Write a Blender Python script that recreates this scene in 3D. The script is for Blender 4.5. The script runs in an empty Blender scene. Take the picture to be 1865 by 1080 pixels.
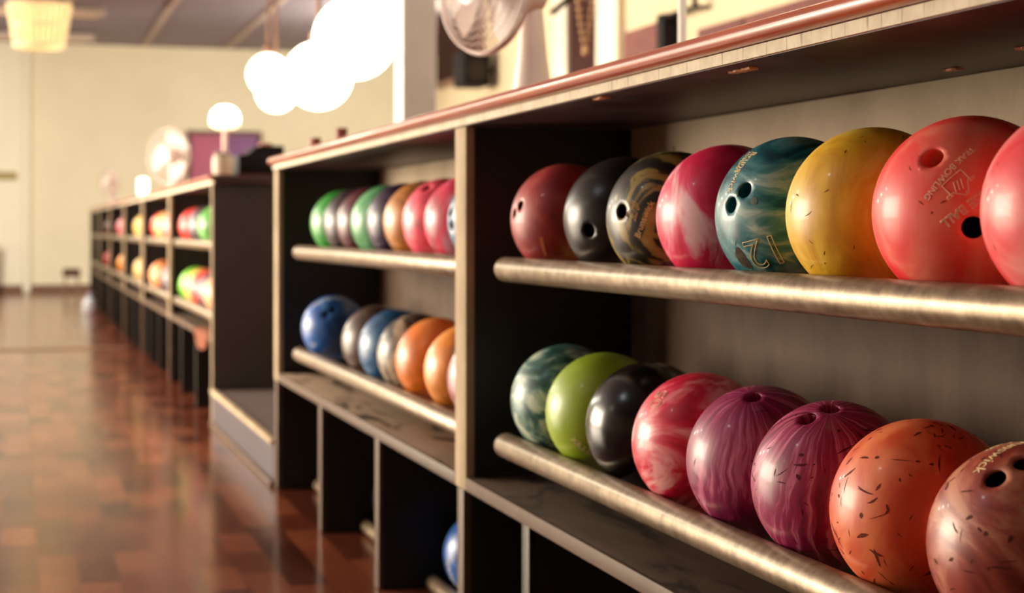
import bpy, bmesh, math, random
from mathutils import Vector, Matrix

random.seed(7)
C = bpy.context.scene.collection
PI = math.pi

# ------------------------------------------------------------------ camera
F_PX, VPX, HOR = 3000.0, 31.68, 417.6
CAM = Vector((-0.8956, -3.295, 0.936))
TH = math.atan((932.5 - VPX) / F_PX)
RIGHT = Vector((math.cos(TH), -math.sin(TH), 0))
FWD = Vector((math.sin(TH), math.cos(TH), 0))
UP = Vector((0, 0, 1))

cam_d = bpy.data.cameras.new('camera')
cam = bpy.data.objects.new('camera', cam_d)
C.objects.link(cam)
cam.location = CAM
cam.rotation_euler = (PI / 2, 0, -TH)
cam_d.sensor_width = 36.0
cam_d.lens = F_PX / 1865 * 36
cam_d.shift_y = -(540 - HOR) / 1865
cam_d.clip_start = 0.05
cam_d.clip_end = 100
cam_d.dof.use_dof = True
cam_d.dof.focus_distance = 2.02
cam_d.dof.aperture_fstop = 4.7
bpy.context.scene.camera = cam


# ------------------------------------------------------------------ mesh helpers
class MB:
    def __init__(self):
        self.v, self.f = [], []

    def add(self, vs, fs):
        b = len(self.v)
        self.v += [tuple(p) for p in vs]
        self.f += [tuple(i + b for i in f) for f in fs]
        return self

    def box(self, x0, x1, y0, y1, z0, z1, bev=0.0, seg=2):
        bm = bmesh.new()
        bmesh.ops.create_cube(bm, size=1)
        for v in bm.verts:
            v.co = Vector(((x0 + x1) / 2 + v.co.x * (x1 - x0), (y0 + y1) / 2 + v.co.y * (y1 - y0), (z0 + z1) / 2 + v.co.z * (z1 - z0)))
        if bev > 0:
            bmesh.ops.bevel(bm, geom=list(bm.edges), offset=bev, segments=seg, affect='EDGES', profile=0.5)
        bm.verts.index_update()
        self.add([v.co for v in bm.verts], [[v.index for v in f.verts] for f in bm.faces])
        bm.free()
        return self

    def tube(self, pts, r, n=12, caps=True):
        pts = [Vector(p) for p in pts]
        rs = r if isinstance(r, (list, tuple)) else [r] * len(pts)
        vs, fs = [], []
        prev = None
        for i, p in enumerate(pts):
            d = (pts[min(i + 1, len(pts) - 1)] - pts[max(i - 1, 0)])
            d = d.normalized() if d.length > 1e-9 else Vector((0, 0, 1))
            if prev is None:
                a = d.orthogonal().normalized()
            else:
                a = (prev - d * prev.dot(d))
                a = a.normalized() if a.length > 1e-6 else d.orthogonal().normalized()
            prev = a
            b = d.cross(a)
            for k in range(n):
                t = 2 * PI * k / n
                vs.append(p + (a * math.cos(t) + b * math.sin(t)) * rs[i])
        for i in range(len(pts) - 1):
            for k in range(n):
                fs.append((i * n + k, i * n + (k + 1) % n, (i + 1) * n + (k + 1) % n, (i + 1) * n + k))
        if caps:
            fs.append(tuple(reversed(range(n))))
            fs.append(tuple((len(pts) - 1) * n + k for k in range(n)))
        return self.add(vs, fs)

    def lathe(self, prof, c=(0, 0, 0), n=32, M=None):
        vs, fs = [], []
        m = len(prof)
        for k in range(n):
            t = 2 * PI * k / n
            for (r, z) in prof:
                p = Vector((r * math.cos(t), r * math.sin(t), z))
                if M is not None:
                    p = M @ p
                vs.append(p + Vector(c))
        for k in range(n):
            for i in range(m - 1):
                k2 = (k + 1) % n
                fs.append((k * m + i, k2 * m + i, k2 * m + i + 1, k * m + i + 1))
        return self.add(vs, fs)

    def prism(self, prof, y0, y1):
        """profile of (x, z) points swept along y"""
        n = len(prof)
        vs = [(x, y0, z) for x, z in prof] + [(x, y1, z) for x, z in prof]
        fs = [(i, (i + 1) % n, n + (i + 1) % n, n + i) for i in range(n)]
        fs += [tuple(range(n))[::-1], tuple(range(n, 2 * n))]
        return self.add(vs, fs)

    def build(self, name, mat, parent=None, smooth=40, loc=None):
        me = bpy.data.meshes.new(name)
        me.from_pydata(self.v, [], self.f)
        bm = bmesh.new()
        bm.from_mesh(me)
        bmesh.ops.recalc_face_normals(bm, faces=bm.faces)
        bm.to_mesh(me)
        bm.free()
        if mat:
            me.materials.append(mat)
        if smooth:
            me.shade_smooth()
            me.set_sharp_from_angle(angle=math.radians(smooth))
        o = bpy.data.objects.new(name, me)
        C.objects.link(o)
        if parent:
            o.parent = parent
        if loc:
            o.location = loc
        return o


def tag(o, label, cat, group=None):
    o['label'] = label
    o['category'] = cat
    if group:
        o['group'] = group
    return o


def thing(name, label, cat, loc, group=None):
    o = bpy.data.objects.new(name, None)
    o.empty_display_size = 0.1
    C.objects.link(o)
    o.location = loc
    return tag(o, label, cat, group)


def struct(name, mb, mat, smooth=0):
    o = mb.build(name, mat, None, smooth)
    o['kind'] = 'structure'
    return o


# ------------------------------------------------------------------ material helpers
def lin(c):
    r = []
    for x in c[:3]:
        x = x / 255.0
        r.append(x / 12.92 if x <= 0.04045 else ((x + 0.055) / 1.055) ** 2.4)
    return (r[0], r[1], r[2], 1.0)


class Nodes:
    def __init__(self, name):
        self.m = bpy.data.materials.new(name)
        self.m.use_nodes = True
        self.t = self.m.node_tree
        self.p = self.t.nodes['Principled BSDF']
        self.tc = None

    def n(self, typ, **kw):
        nd = self.t.nodes.new(typ)
        for k, v in kw.items():
            if k in nd.inputs.keys():
                nd.inputs[k].default_value = v
            else:
                setattr(nd, k, v)
        return nd

    def l(self, a, b):
        self.t.links.new(a, b)

    def coord(self, scale=(1, 1, 1), rot=(0, 0, 0), loc=(0, 0, 0), src='Object'):
        if self.tc is None:
            self.tc = self.n('ShaderNodeTexCoord')
        mp = self.n('ShaderNodeMapping')
        mp.inputs['Scale'].default_value = scale
        mp.inputs['Rotation'].default_value = rot
        mp.inputs['Location'].default_value = loc
        self.l(self.tc.outputs[src], mp.inputs['Vector'])
        return mp.outputs['Vector']

    def noise(self, vec, scale, detail=3, rough=0.55, dist=0.0):
        nd = self.n('ShaderNodeTexNoise')
        nd.inputs['Scale'].default_value = scale
        nd.inputs['Detail'].default_value = detail
        nd.inputs['Roughness'].default_value = rough
        nd.inputs['Distortion'].default_value = dist
        self.l(vec, nd.inputs['Vector'])
        return nd.outputs['Fac']

    def ramp(self, fac, stops):
        nd = self.n('ShaderNodeValToRGB')
        e = nd.color_ramp.elements
        while len(e) > 2:
            e.remove(e[-1])
        for i, (p, c) in enumerate(stops):
            if i >= 2:
                e.new(p)
            e[i].position = p
            e[i].color = c if len(c) == 4 else (*c, 1)
        self.l(fac, nd.inputs['Fac'])
        return nd.outputs['Color']

    def mix(self, fac, a, b, mode='MIX'):
        nd = self.n('ShaderNodeMix', data_type='RGBA', blend_type=mode)
        for sock, val in ((nd.inputs[0], fac), (nd.inputs[6], a), (nd.inputs[7], b)):
            if hasattr(val, 'node'):
                self.l(val, sock)
            else:
                sock.default_value = val
        return nd.outputs[2]

    def math(self, op, a, b=0.0, c=0.0, clamp=False):
        nd = self.n('ShaderNodeMath', operation=op, use_clamp=clamp)
        for s, v in zip(nd.inputs, (a, b, c)):
            if hasattr(v, 'node'):
                self.l(v, s)
            else:
                s.default_value = v
        return nd.outputs[0]

    def bump(self, h, strength=0.2, dist=0.01):
        nd = self.n('ShaderNodeBump')
        nd.inputs['Strength'].default_value = strength
        nd.inputs['Distance'].default_value = dist
        self.l(h, nd.inputs['Height'])
        self.l(nd.outputs['Normal'], self.p.inputs['Normal'])

    def base(self, c):
        if hasattr(c, 'node'):
            self.l(c, self.p.inputs['Base Color'])
        else:
            self.p.inputs['Base Color'].default_value = c

    def setp(self, **kw):
        for k, v in kw.items():
            key = k.replace('_', ' ')
            if hasattr(v, 'node'):
                self.l(v, self.p.inputs[key])
            else:
                self.p.inputs[key].default_value = v
        return self.m


def plain(name, c, rough=0.5, metal=0.0, var=0.12, scale=12, bump=0.0, spec=0.2, **kw):
    N = Nodes(name)
    v = N.coord()
    a = lin(c)
    dark = tuple(x * (1 - var) for x in a[:3]) + (1,)
    lite = tuple(min(1, x * (1 + var)) for x in a[:3]) + (1,)
    n = N.noise(v, scale, 4)
    N.base(N.ramp(n, [(0.3, dark), (0.7, lite)]))
    if bump:
        N.bump(n, bump, 0.004)
    N.p.inputs['Specular IOR Level'].default_value = spec
    return N.setp(Roughness=rough, Metallic=metal, **kw)


def glow(name, c, strength):
    N = Nodes(name)
    N.base(lin(c))
    return N.setp(Emission_Color=lin(c), Emission_Strength=strength, Roughness=0.4)


def ball_mat(name, cols, scale=9, dist=2.0, stretch=(1, 1, 1), rot=(0, 0, 0), seed=0, rough=0.27, metal=0.0, stops=None, coat=0.12, axis=None):
    """swirled resin: cols from dark to light through a distorted noise"""
    N = Nodes(name)
    v = N.coord(scale=stretch, rot=rot, loc=(seed * 1.3, seed * 0.7, seed * 2.1))
    if axis is not None:
        # streaks running like meridians from a pole of the ball
        q = Vector(axis).rotation_difference(Vector((0, 0, 1))).to_euler()
        r0 = N.coord(rot=tuple(q))
        sx = N.n('ShaderNodeSeparateXYZ')
        N.l(r0, sx.inputs[0])
        w1 = N.math('MULTIPLY', N.math('SUBTRACT', N.noise(r0, 9, 3), 0.5), 0.55)
        az = N.math('ADD', N.math('ARCTAN2', sx.outputs['Y'], sx.outputs['X']), w1)
        cb = N.n('ShaderNodeCombineXYZ')
        N.l(N.math('MULTIPLY', az, scale), cb.inputs['X'])
        N.l(N.math('MULTIPLY', sx.outputs['Z'], 9.0), cb.inputs['Y'])
        cb.inputs['Z'].default_value = seed
        v = cb.outputs[0]
        n = N.noise(v, 1.0, 4, 0.6, 0.3)
    else:
        n = N.noise(v, scale, 4, 0.55, dist)
    k = len(cols)
    st = stops or [0.34 + 0.32 * i / max(1, k - 1) for i in range(k)]
    base = N.ramp(n, [(st[i], lin(cols[i])) for i in range(k)])
    N.base(base)
    rv = N.noise(N.coord(scale=(1, 1, 1), loc=(seed, seed, seed)), 26, 3)
    r = N.math('ADD', N.math('MULTIPLY', rv, 0.12), rough + 0.05)
    N.setp(Roughness=r, Metallic=metal)
    N.p.inputs['Coat Weight'].default_value = coat
    N.p.inputs['Coat Roughness'].default_value = 0.12
    N.p.inputs['Specular IOR Level'].default_value = 0.6
    return N.m


# ------------------------------------------------------------------ setting materials
def floor_material():
    N = Nodes('parquet')
    v = N.coord(rot=(0, 0, PI / 2))
    br = N.n('ShaderNodeTexBrick')
    br.offset = 0.37
    br.inputs['Scale'].default_value = 1.0
    br.inputs['Brick Width'].default_value = 0.30
    br.inputs['Row Height'].default_value = 0.105
    br.inputs['Mortar Size'].default_value = 0.0015
    br.inputs['Color1'].default_value = (0, 0, 0, 1)
    br.inputs['Color2'].default_value = (1, 1, 1, 1)
    br.inputs['Mortar'].default_value = (0.1, 0.1, 0.1, 1)
    N.l(v, br.inputs['Vector'])
    vo = N.noise(N.coord(scale=(9.5, 3.3, 1)), 1.0, 1)
    gr = N.noise(N.coord(scale=(60, 4, 1)), 1.0, 4, 0.6, 0.6)
    a = N.math('ADD', N.math('MULTIPLY', br.outputs['Color'], 0.55), N.math('MULTIPLY', vo, 0.3))
    a = N.math('ADD', a, N.math('MULTIPLY', gr, 0.3))
    c = N.ramp(a, [(0.2, lin((52, 21, 15))), (0.55, lin((108, 52, 35))), (0.95, lin((152, 84, 56)))])
    N.base(c)
    big = N.noise(N.coord(), 1.4, 3)
    N.setp(Roughness=N.math('ADD', N.math('MULTIPLY', big, 0.06), 0.145))
    N.p.inputs['Specular IOR Level'].default_value = 0.42
    N.bump(br.outputs['Color'], 0.02, 0.002)
    return N.m


def ceiling_material():
    N = Nodes('slatted_ceiling')
    w = N.n('ShaderNodeTexWave', wave_type='BANDS', bands_direction='Y')
    w.inputs['Scale'].default_value = 2.2
    w.inputs['Distortion'].default_value = 0.0
    N.l(N.coord(), w.inputs['Vector'])
    n = N.noise(N.coord(), 0.6, 3)
    f = N.math('ADD', N.math('MULTIPLY', w.outputs['Fac'], 0.5), N.math('MULTIPLY', n, 0.5))
    N.base(N.ramp(f, [(0.2, lin((122, 112, 126))), (0.8, lin((148, 136, 150)))]))
    N.bump(w.outputs['Fac'], 0.3, 0.01)
    return N.setp(Roughness=0.7)


M = {}
M['floor'] = floor_material()
M['ceiling'] = ceiling_material()
M['cream'] = plain('cream_paint', (242, 233, 210), 0.6, var=0.04, scale=1.2)
M['cream_bar'] = plain('bar_wall_paint', (198, 182, 152), 0.8, spec=0.05, var=0.04, scale=1.2)
M['skirting'] = plain('skirting_brown', (128, 96, 82), 0.5)
M['strip'] = plain('ceiling_strip_tan', (190, 172, 164), 0.55, var=0.06)
M['metal'] = plain('floor_strip_metal', (150, 120, 100), 0.4, 0.6)


def laminate_black():
    N = Nodes('black_laminate')
    v = N.coord()
    n = N.noise(v, 5, 4)
    s = N.noise(v, 60, 3, 0.7)
    m = N.ramp(s, [(0.70, (0, 0, 0, 1)), (0.80, (1, 1, 1, 1))])
    N.base(N.mix(N.math('MULTIPLY', m, 0.25), N.ramp(n, [(0.3, lin((13, 11, 10))), (0.7, lin((21, 18, 16)))]), lin((70, 62, 56))))
    return N.setp(Roughness=0.5)


def edging():
    N = Nodes('cream_edging')
    v = N.coord()
    n = N.noise(v, 7, 4)
    s = N.noise(N.coord(scale=(1, 90, 1)), 1.0, 3, 0.7)
    c = N.ramp(n, [(0.25, lin((162, 143, 118))), (0.75, lin((194, 174, 146)))])
    N.base(N.mix(N.math('MULTIPLY', N.ramp(s, [(0.62, (0, 0, 0, 1)), (0.72, (1, 1, 1, 1))]), 0.35), c, lin((120, 98, 78))))
    N.p.inputs['Specular IOR Level'].default_value = 0.08
    return N.setp(Roughness=0.7)


def chipboard():
    N = Nodes('chipboard_edge')
    n = N.noise(N.coord(), 30, 4)
    s = N.noise(N.coord(scale=(1, 95, 6)), 1.0, 3, 0.75)
    c = N.ramp(n, [(0.3, lin((206, 192, 170))), (0.7, lin((230, 217, 196)))])
    N.base(N.mix(N.math('MULTIPLY', N.ramp(s, [(0.58, (0, 0, 0, 1)), (0.68, (1, 1, 1, 1))]), 0.75), c, lin((104, 90, 76))))
    N.bump(s, 0.3, 0.002)
    N.p.inputs['Specular IOR Level'].default_value = 0.08
    return N.setp(Roughness=0.8)


def bullnose_wood():
    N = Nodes('varnished_red_wood')
    n = N.noise(N.coord(scale=(40, 3, 40)), 1.0, 4, 0.6, 0.4)
    f = N.noise(N.coord(), 160, 2)
    N.base(N.mix(N.math('MULTIPLY', f, 0.25), N.ramp(n, [(0.3, lin((150, 58, 22))), (0.7, lin((182, 84, 40)))]), lin((110, 44, 30))))
    N.setp(Roughness=0.28)
    N.p.inputs['Coat Weight'].default_value = 0.22
    N.p.inputs['Coat Roughness'].default_value = 0.10
    return N.m


def underside():
    N = Nodes('stained_counter_underside')
    n = N.noise(N.coord(scale=(3, 9, 3)), 1.6, 5, 0.6, 0.5)
    c = N.ramp(n, [(0.3, lin((40, 17, 18))), (0.55, lin((66, 34, 33))), (0.8, lin((88, 62, 57)))])
    s = N.noise(N.coord(scale=(40, 11, 1)), 1.0, 2)
    N.base(N.mix(N.ramp(s, [(0.72, (0, 0, 0, 1)), (0.76, (1, 1, 1, 1))]), c, lin((24, 14, 12))))
    N.bump(n, 0.1, 0.003)
    return N.setp(Roughness=0.45)


def plaster():
    N = Nodes('rough_plaster')
    v = N.coord()
    n = N.noise(v, 90, 5, 0.65)
    b = N.noise(v, 5, 4)
    c = N.ramp(b, [(0.25, lin((150, 132, 112))), (0.75, lin((178, 160, 138)))])
    d = N.noise(v, 34, 1)
    N.base(N.mix(N.ramp(d, [(0.76, (0, 0, 0, 1)), (0.79, (1, 1, 1, 1))]), c, lin((96, 80, 64))))
    N.bump(n, 0.55, 0.004)
    N.p.inputs['Specular IOR Level'].default_value = 0.15
    return N.setp(Roughness=0.8)


def grubby_board():
    N = Nodes('grubby_back_board')
    v = N.coord(scale=(1, 2.2, 1.0))
    b = N.noise(v, 4, 5, 0.6, 0.6)
    f = N.noise(N.coord(), 160, 3)
    c = N.ramp(b, [(0.25, lin((66, 50, 40))), (0.75, lin((92, 72, 57)))])
    N.base(c)
    N.bump(f, 0.12, 0.002)
    N.p.inputs['Specular IOR Level'].default_value = 0.15
    return N.setp(Roughness=0.7)


def stained_shelf(dark, mid, pale):
    N = Nodes('stained_shelf_board')
    v = N.coord(scale=(6, 1.6, 1))
    b = N.noise(v, 1.7, 5, 0.62, 0.9)
    c = N.ramp(b, [(0.40, lin(dark)), (0.46, lin(mid)), (0.75, lin(pale))])
    f = N.noise(N.coord(), 120, 3)
    N.base(N.mix(N.math('MULTIPLY', f, 0.3), c, lin((60, 48, 40))))
    N.p.inputs['Specular IOR Level'].default_value = 0.25
    return N.setp(Roughness=0.55)


def pipe():
    N = Nodes('worn_aluminium_pipe')
    v = N.coord(scale=(1, 1, 1))
    n = N.noise(v, 38, 5, 0.7)
    s = N.noise(N.coord(scale=(1, 60, 1)), 1.0, 3, 0.7)
    m = N.math('ADD', N.math('MULTIPLY', n, 0.85), N.math('MULTIPLY', s, 0.15))
    N.base(N.ramp(m, [(0.32, lin((104, 86, 66))), (0.55, lin((148, 128, 104))), (0.75, lin((172, 154, 128)))]))
    N.bump(n, 0.06, 0.002)
    N.setp(Metallic=0.5, Roughness=N.math('ADD', N.math('MULTIPLY', n, 0.2), 0.27))
    return N.m


M['black'] = laminate_black()
M['edging'] = edging()
M['chip'] = chipboard()
M['brown_edging'] = plain('brown_edging', (96, 76, 62), 0.5, var=0.15, scale=9)  # darker brown edging for the low strips and partitions
M['bullnose'] = bullnose_wood()
M['under'] = underside()
M['plaster'] = plaster()
M['board'] = grubby_board()
M['shelf_pale'] = stained_shelf((54, 42, 34), (166, 140, 117), (192, 166, 141))  # paler copy of the stained shelf, for the second rack
M['shelf'] = stained_shelf((44, 34, 28), (80, 64, 53), (98, 80, 66))
M['pipe'] = pipe()
M['bracket'] = plain('dark_steel', (52, 46, 42), 0.5, 0.7)
M['grey_end'] = plain('charcoal_end_panel', (62, 52, 51), 0.5, var=0.06, scale=4)
M['splinter'] = plain('bare_splintered_wood', (206, 150, 116), 0.8)

# ------------------------------------------------------------------ room shell
CEIL = 3.68
FAR = 21.96
struct('floor', MB().box(-8.2, 6.7, -8.2, FAR + 0.2, -0.2, 0.0), M['floor'])
struct('ceiling', MB().box(-8.2, 6.7, -8.2, FAR + 0.2, CEIL, CEIL + 0.2), M['ceiling'])
struct('wall_far', MB().box(-8.2, 6.7, FAR, FAR + 0.2, 0, CEIL), M['cream'])
struct('wall_back', MB().box(-8.2, 6.7, -8.2, -8.0, 0, CEIL), M['cream'])
struct('wall_right', MB().box(3.0, 6.5, -8.0, 12.2, 0, CEIL), M['cream_bar'])
struct('wall_side', MB().box(6.5, 6.7, -8.0, FAR, 0, CEIL), M['cream'])
struct('wall_left', MB().box(-8.2, -8.0, -8.0, FAR, 0, CEIL), M['cream'])
# pilaster on the far wall (the lighter strip at the edge of the picture)
struct('trim_1', MB().box(-2.6, -0.82, FAR - 0.05, FAR - 0.001, 0.0, CEIL - 0.002).box(-0.819, -0.71, FAR - 0.09, FAR - 0.001, 0.0, CEIL - 0.002, 0.03, 4), plain('pilaster_paint', (248, 242, 226), 0.6, var=0.03, scale=1.2))
struct('baseboard_far', MB().box(-0.718, 6.4, FAR - 0.02, FAR - 0.001, 0.001, 0.12), M['skirting'])
struct('baseboard_pilaster', MB().box(-2.6, -0.82, FAR - 0.07, FAR - 0.052, 0.001, 0.12), M['skirting'])
for i, x in enumerate((-5.17, -3.95, -2.73, -1.52, -0.3, 0.915, 2.13)):
    struct('trim_%d' % (i + 2), MB().box(x - 0.035, x + 0.035, -7.9, FAR - 0.15, CEIL - 0.025, CEIL - 0.001), M['strip'])
struct('trim_9', MB().box(3.32, 3.39, 12.3, FAR - 0.15, CEIL - 0.025, CEIL - 0.001), M['strip'])
struct('trim_10', MB().box(4.54, 4.61, 12.3, FAR - 0.15, CEIL - 0.025, CEIL - 0.001), M['strip'])
struct('trim_11', MB().box(-7.9, -0.06, 9.98, 10.12, 0.0005, 0.006, 0.002, 1), M['metal'])

# purple double door on the far wall
M['purple'] = plain('purple_door_paint', (190, 108, 138), 0.45, var=0.05, scale=2)
M['violet'] = plain('violet_door_paint', (142, 98, 150), 0.45, var=0.05, scale=2)
M['door_frame'] = plain('door_frame_brown', (120, 84, 88), 0.5)
d = MB()
d.box(1.56, 1.62, FAR - 0.06, FAR - 0.001, 0, 2.43)
d.box(2.62, 2.68, FAR - 0.06, FAR - 0.001, 0, 2.43)
d.box(1.62, 2.62, FAR - 0.06, FAR - 0.001, 2.37, 2.43)
fr = struct('door_1', d, M['door_frame'])
MB().box(1.625, 2.117, FAR - 0.045, FAR - 0.003, 0.01, 2.365, 0.004).build('door_leaf', M['purple'], fr)
MB().box(2.123, 2.615, FAR - 0.045, FAR - 0.003, 0.01, 2.365, 0.004).build('door_leaf', M['violet'], fr)

# dark doorway and frame on the bar wall
M['dark_door'] = plain('dark_brown_door', (58, 33, 30), 0.7, spec=0.05)
M['white_trim'] = plain('white_door_frame', (214, 204, 186), 0.5, var=0.03)
d = MB()
d.box(2.94, 2.999, 7.04, 7.46, 0, 3.0)
d.box(2.94, 2.999, 8.10, 8.42, 0, 3.0)
fr = struct('door_2', d, M['white_trim'])
MB().box(2.965, 2.998, 7.465, 8.095, 0.01, 2.99, 0.003).build('door_leaf', M['dark_door'], fr)

# square column behind the counter
M['column'] = plain('column_grey_paint', (232, 224, 222), 0.55, var=0.03)
struct('column', MB().box(0.75, 0.905, 3.885, 4.04, 0, CEIL - 0.002, 0.004), M['column'])

# ------------------------------------------------------------------ ball racks
RAIL_X, RAIL_R, BACK_X = 0.030, 0.0243, 0.37
RAIL_Z = (0.857, 0.509)
BALL_R, BALL_X = 0.108, 0.121
BALL_Z = (0.954, 0.605)
BACKRAIL_X = 2 * BALL_X - RAIL_X
SHELF_T, SHELF_B = 0.419, 0.393
TOP_B = 1.152


def rail(mb, x, z, y0, y1, r):
    e = 0.008
    mb.tube([(x, y0, z), (x, y0 + 0.002, z), (x, y0 + e, z), (x, y1 - e, z), (x, y1 - 0.002, z), (x, y1, z)], [r * 0.7, r * 0.9, r, r, r * 0.9, r * 0.7], 40)
    return mb


def make_rack(y0, y1, rail_y, label, parts, near_panel=True, far_w=0.08, floor_rails=(), shelf='shelf'):
    """open ball rack between y0 (towards the camera) and y1, its panels standing inside that span"""
    r = thing('ball_rack', label, 'ball rack', (0, y0, 0), 'ball racks in a row under the counters')
    o = lambda mb, name, mat, par=r, sm=40: _shift(mb.build(name, mat, par, sm), y0)
    # far end panel
    ya, yb = y1 - far_w, y1
    t = (far_w - 0.048) / 2
    p = o(MB().box(0.016, BACK_X, ya + t, yb - t, 0.002, TOP_B - 0.002), 'side_panel', M['black'])
    e = o(MB().box(-0.004, 0.015, ya + t, yb - t, 0.002, SHELF_B - 0.001, 0.0015), 'edge_strip', M['brown_edging'], p)
    e2 = o(MB().box(-0.004, 0.015, ya, yb, SHELF_B, TOP_B - 0.002, 0.0015), 'edge_strip', M['edging'], p)
    yn = y0 + 0.002
    if near_panel:
        p = o(MB().box(0.016, BACK_X, y0 + 0.001, y0 + 0.04, 0.002, TOP_B - 0.002), 'side_panel', M['black'])
        o(MB().box(-0.004, 0.015, y0 + 0.001, y0 + 0.04, 0.002, TOP_B - 0.002, 0.0015), 'edge_strip', M['edging'], p)
        yn = y0 + 0.042
    yi = ya + t - 0.001
    o(MB().box(BACK_X + 0.001, BACK_X + 0.016, y0 + 0.001, yb, RAIL_Z[0] + 0.01, TOP_B - 0.002), 'upper_back_panel', M['plaster'])
    o(MB().box(BACK_X + 0.001, BACK_X + 0.016, y0 + 0.001, yb, 0.002, RAIL_Z[0] + 0.009), 'lower_back_panel', M['board'])
    s = o(MB().box(0.003, BACK_X - 0.001, yn, yi, SHELF_B, SHELF_T, 0.001), 'shelf', M[shelf])
    o(MB().box(-0.004, 0.0025, yn, min(yi, ya - 0.001) , SHELF_B, SHELF_T + 0.001, 0.0012), 'edge_strip', M['brown_edging'], s)
    o(MB().tube([(0.012, yi - 0.006, SHELF_T + 0.005), (BACK_X - 0.16, yi - 0.006, SHELF_T + 0.005)], 0.005, 8), 'corner_bead', M['black'])
    for z in RAIL_Z:
        o(rail(MB(), RAIL_X, z, rail_y[0], rail_y[1], RAIL_R), 'front_rail', M['pipe'])
        o(rail(MB(), BACKRAIL_X, z, rail_y[0], rail_y[1], RAIL_R), 'back_rail', M['pipe'])
        n = max(2, int((rail_y[1] - rail_y[0]) / 0.9) + 1)
        for k in range(n):
            yy = rail_y[0] + 0.12 + (rail_y[1] - rail_y[0] - 0.24) * k / (n - 1)
            o(MB().box(BACKRAIL_X + RAIL_R * 0.5, BACK_X, yy - 0.012, yy + 0.012, z - 0.012, z + 0.004), 'rail_bracket', M['bracket'])
            o(MB().box(RAIL_X + RAIL_R * 0.7, BACKRAIL_X - RAIL_R * 0.7, yy - 0.008, yy + 0.008, z - 0.023, z - 0.0128), 'rail_bracket', M['bracket'])
    for (py, front, col) in parts:
        q = o(MB().box(front + 0.012, BACK_X, py - 0.022, py + 0.022, 0.002, SHELF_B - 0.002), 'partition', M['black'])
        o(MB().box(front, front + 0.0115, py - 0.022, py + 0.022, 0.002, SHELF_B - 0.002, 0.001), 'edge_strip', col, q)
    for (ra, rb) in floor_rails:
        o(rail(MB(), 0.135, 0.022, ra, rb, 0.019), 'floor_rail', M['pipe'])
    return r


def _shift(o, dy):
    if dy:
        for v in o.data.vertices:
            v.co.y -= dy
    return o


rack_a = make_rack(-2.52, 0.095, (-2.40, -0.163), 'nearest ball rack, bright back wall, with the orange and coral balls in it',
                   [(-0.346, 0.016, M['bracket']), (-1.25, 0.0, M['brown_edging'])], True, 0.086)
rack_b = make_rack(0.097, 2.67, (0.11, 2.32), 'second ball rack, ending at the low grey platform, with three open cubbies below',
                   [(0.913, 0.0, M['brown_edging']), (1.754, 0.0, M['brown_edging'])], False, 0.08, ((0.14, 0.86), (0.97, 1.70), (1.80, 2.55)), 'shelf_pale')
far_y = [4.66, 7.05, 9.35, 11.62, 13.9, 16.2, 18.5]
far_txt = ['first ball rack beyond the low platform, with a charcoal end panel', 'ball rack second beyond the platform, holding a red and a tan ball',
           'ball rack third beyond the platform, holding one yellow ball per rail', 'ball rack fourth beyond the platform, holding a pink ball over an orange one',
           'ball rack fifth beyond the platform, holding two dull red balls', 'farthest ball rack of the row, empty, near the cream far wall']
far_racks = []
for k in range(6):
    a, b = far_y[k], far_y[k + 1] - 0.002
    span = b - a
    r = make_rack(a, b, (a + 0.16, b - 0.24), far_txt[k], [(a + span / 3, 0.0, M['bracket']), (a + 2 * span / 3, 0.0, M['bracket'])], k == 0, 0.07)
    far_racks.append(r)
# charcoal face on the near end of the far row
MB().box(0.0, 0.60, -0.004, 0.0, 0.172, TOP_B - 0.002, 0.001).build('end_panel', M['grey_end'], far_racks[0])


# ------------------------------------------------------------------ counter tops
def worktop(y0, y1, label, chips=()):
    t = thing('worktop', label, 'counter top', (0, y0, TOP_B), 'counter tops over the ball racks')
    L = y1 - y0
    MB().box(0.002, 0.62, 0, L, 0, 0.043, 0.001).build('slab', M['under'], t)
    prof = [(0.0015, 0.001), (0.0015, 0.0165), (-0.005, 0.0165), (-0.005, 0.001)]
    MB().prism(prof, 0, L).build('edge_band', M['chip'], t, 0)
    pr = [(0.0015, 0.0175)]
    for k in range(13):
        a = -PI / 2 + PI * k / 12
        pr.append((-0.010 - 0.0135 * math.cos(a), 0.031 + 0.0135 * math.sin(a)))
    pr.append((0.0015, 0.0445))
    MB().prism(pr, -0.001, L + 0.001).build('bullnose', M['bullnose'], t, 60)
    MB().box(0.0, 0.62, 0, L, 0.0435, 0.0455).build('laminate_top', M['bullnose'], t)
    for (cy, cx, ln) in chips:
        rnd = random.Random(int(cy * 1000))
        vs = []
        n = 9
        for k in range(n):
            u = k / (n - 1)
            vs.append((cx + rnd.uniform(-0.003, 0.003), cy - y0 + ln * (u - 0.5), -0.0005))
        for k in range(n):
            u = 1 - k / (n - 1)
            vs.append((cx + 0.010 + rnd.uniform(-0.004, 0.004), cy - y0 + ln * (u - 0.5), -0.0008))
        low = [(x + 0.001, y, z - 0.003) for x, y, z in vs]
        m = len(vs)
        MB().add(vs + low, [tuple(range(m)), tuple(range(m, 2 * m))[::-1]] + [(i, (i + 1) % m, m + (i + 1) % m, m + i) for i in range(m)]).build('wood_splinter', M['splinter'], t, 0)
    return t


worktop(-2.55, 0.110, 'near stretch of counter top with a shiny red wood bullnose and chipped underside', ((-1.26, 0.035, 0.07), (-0.76, 0.012, 0.05), (-1.62, 0.24, 0.05), (-1.35, 0.30, 0.03)))
worktop(0.112, 2.70, 'counter top over the second rack, ending above the low platform')
worktop(4.63, 18.5, 'long counter top of the far racks, carrying fans and lamps')

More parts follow.
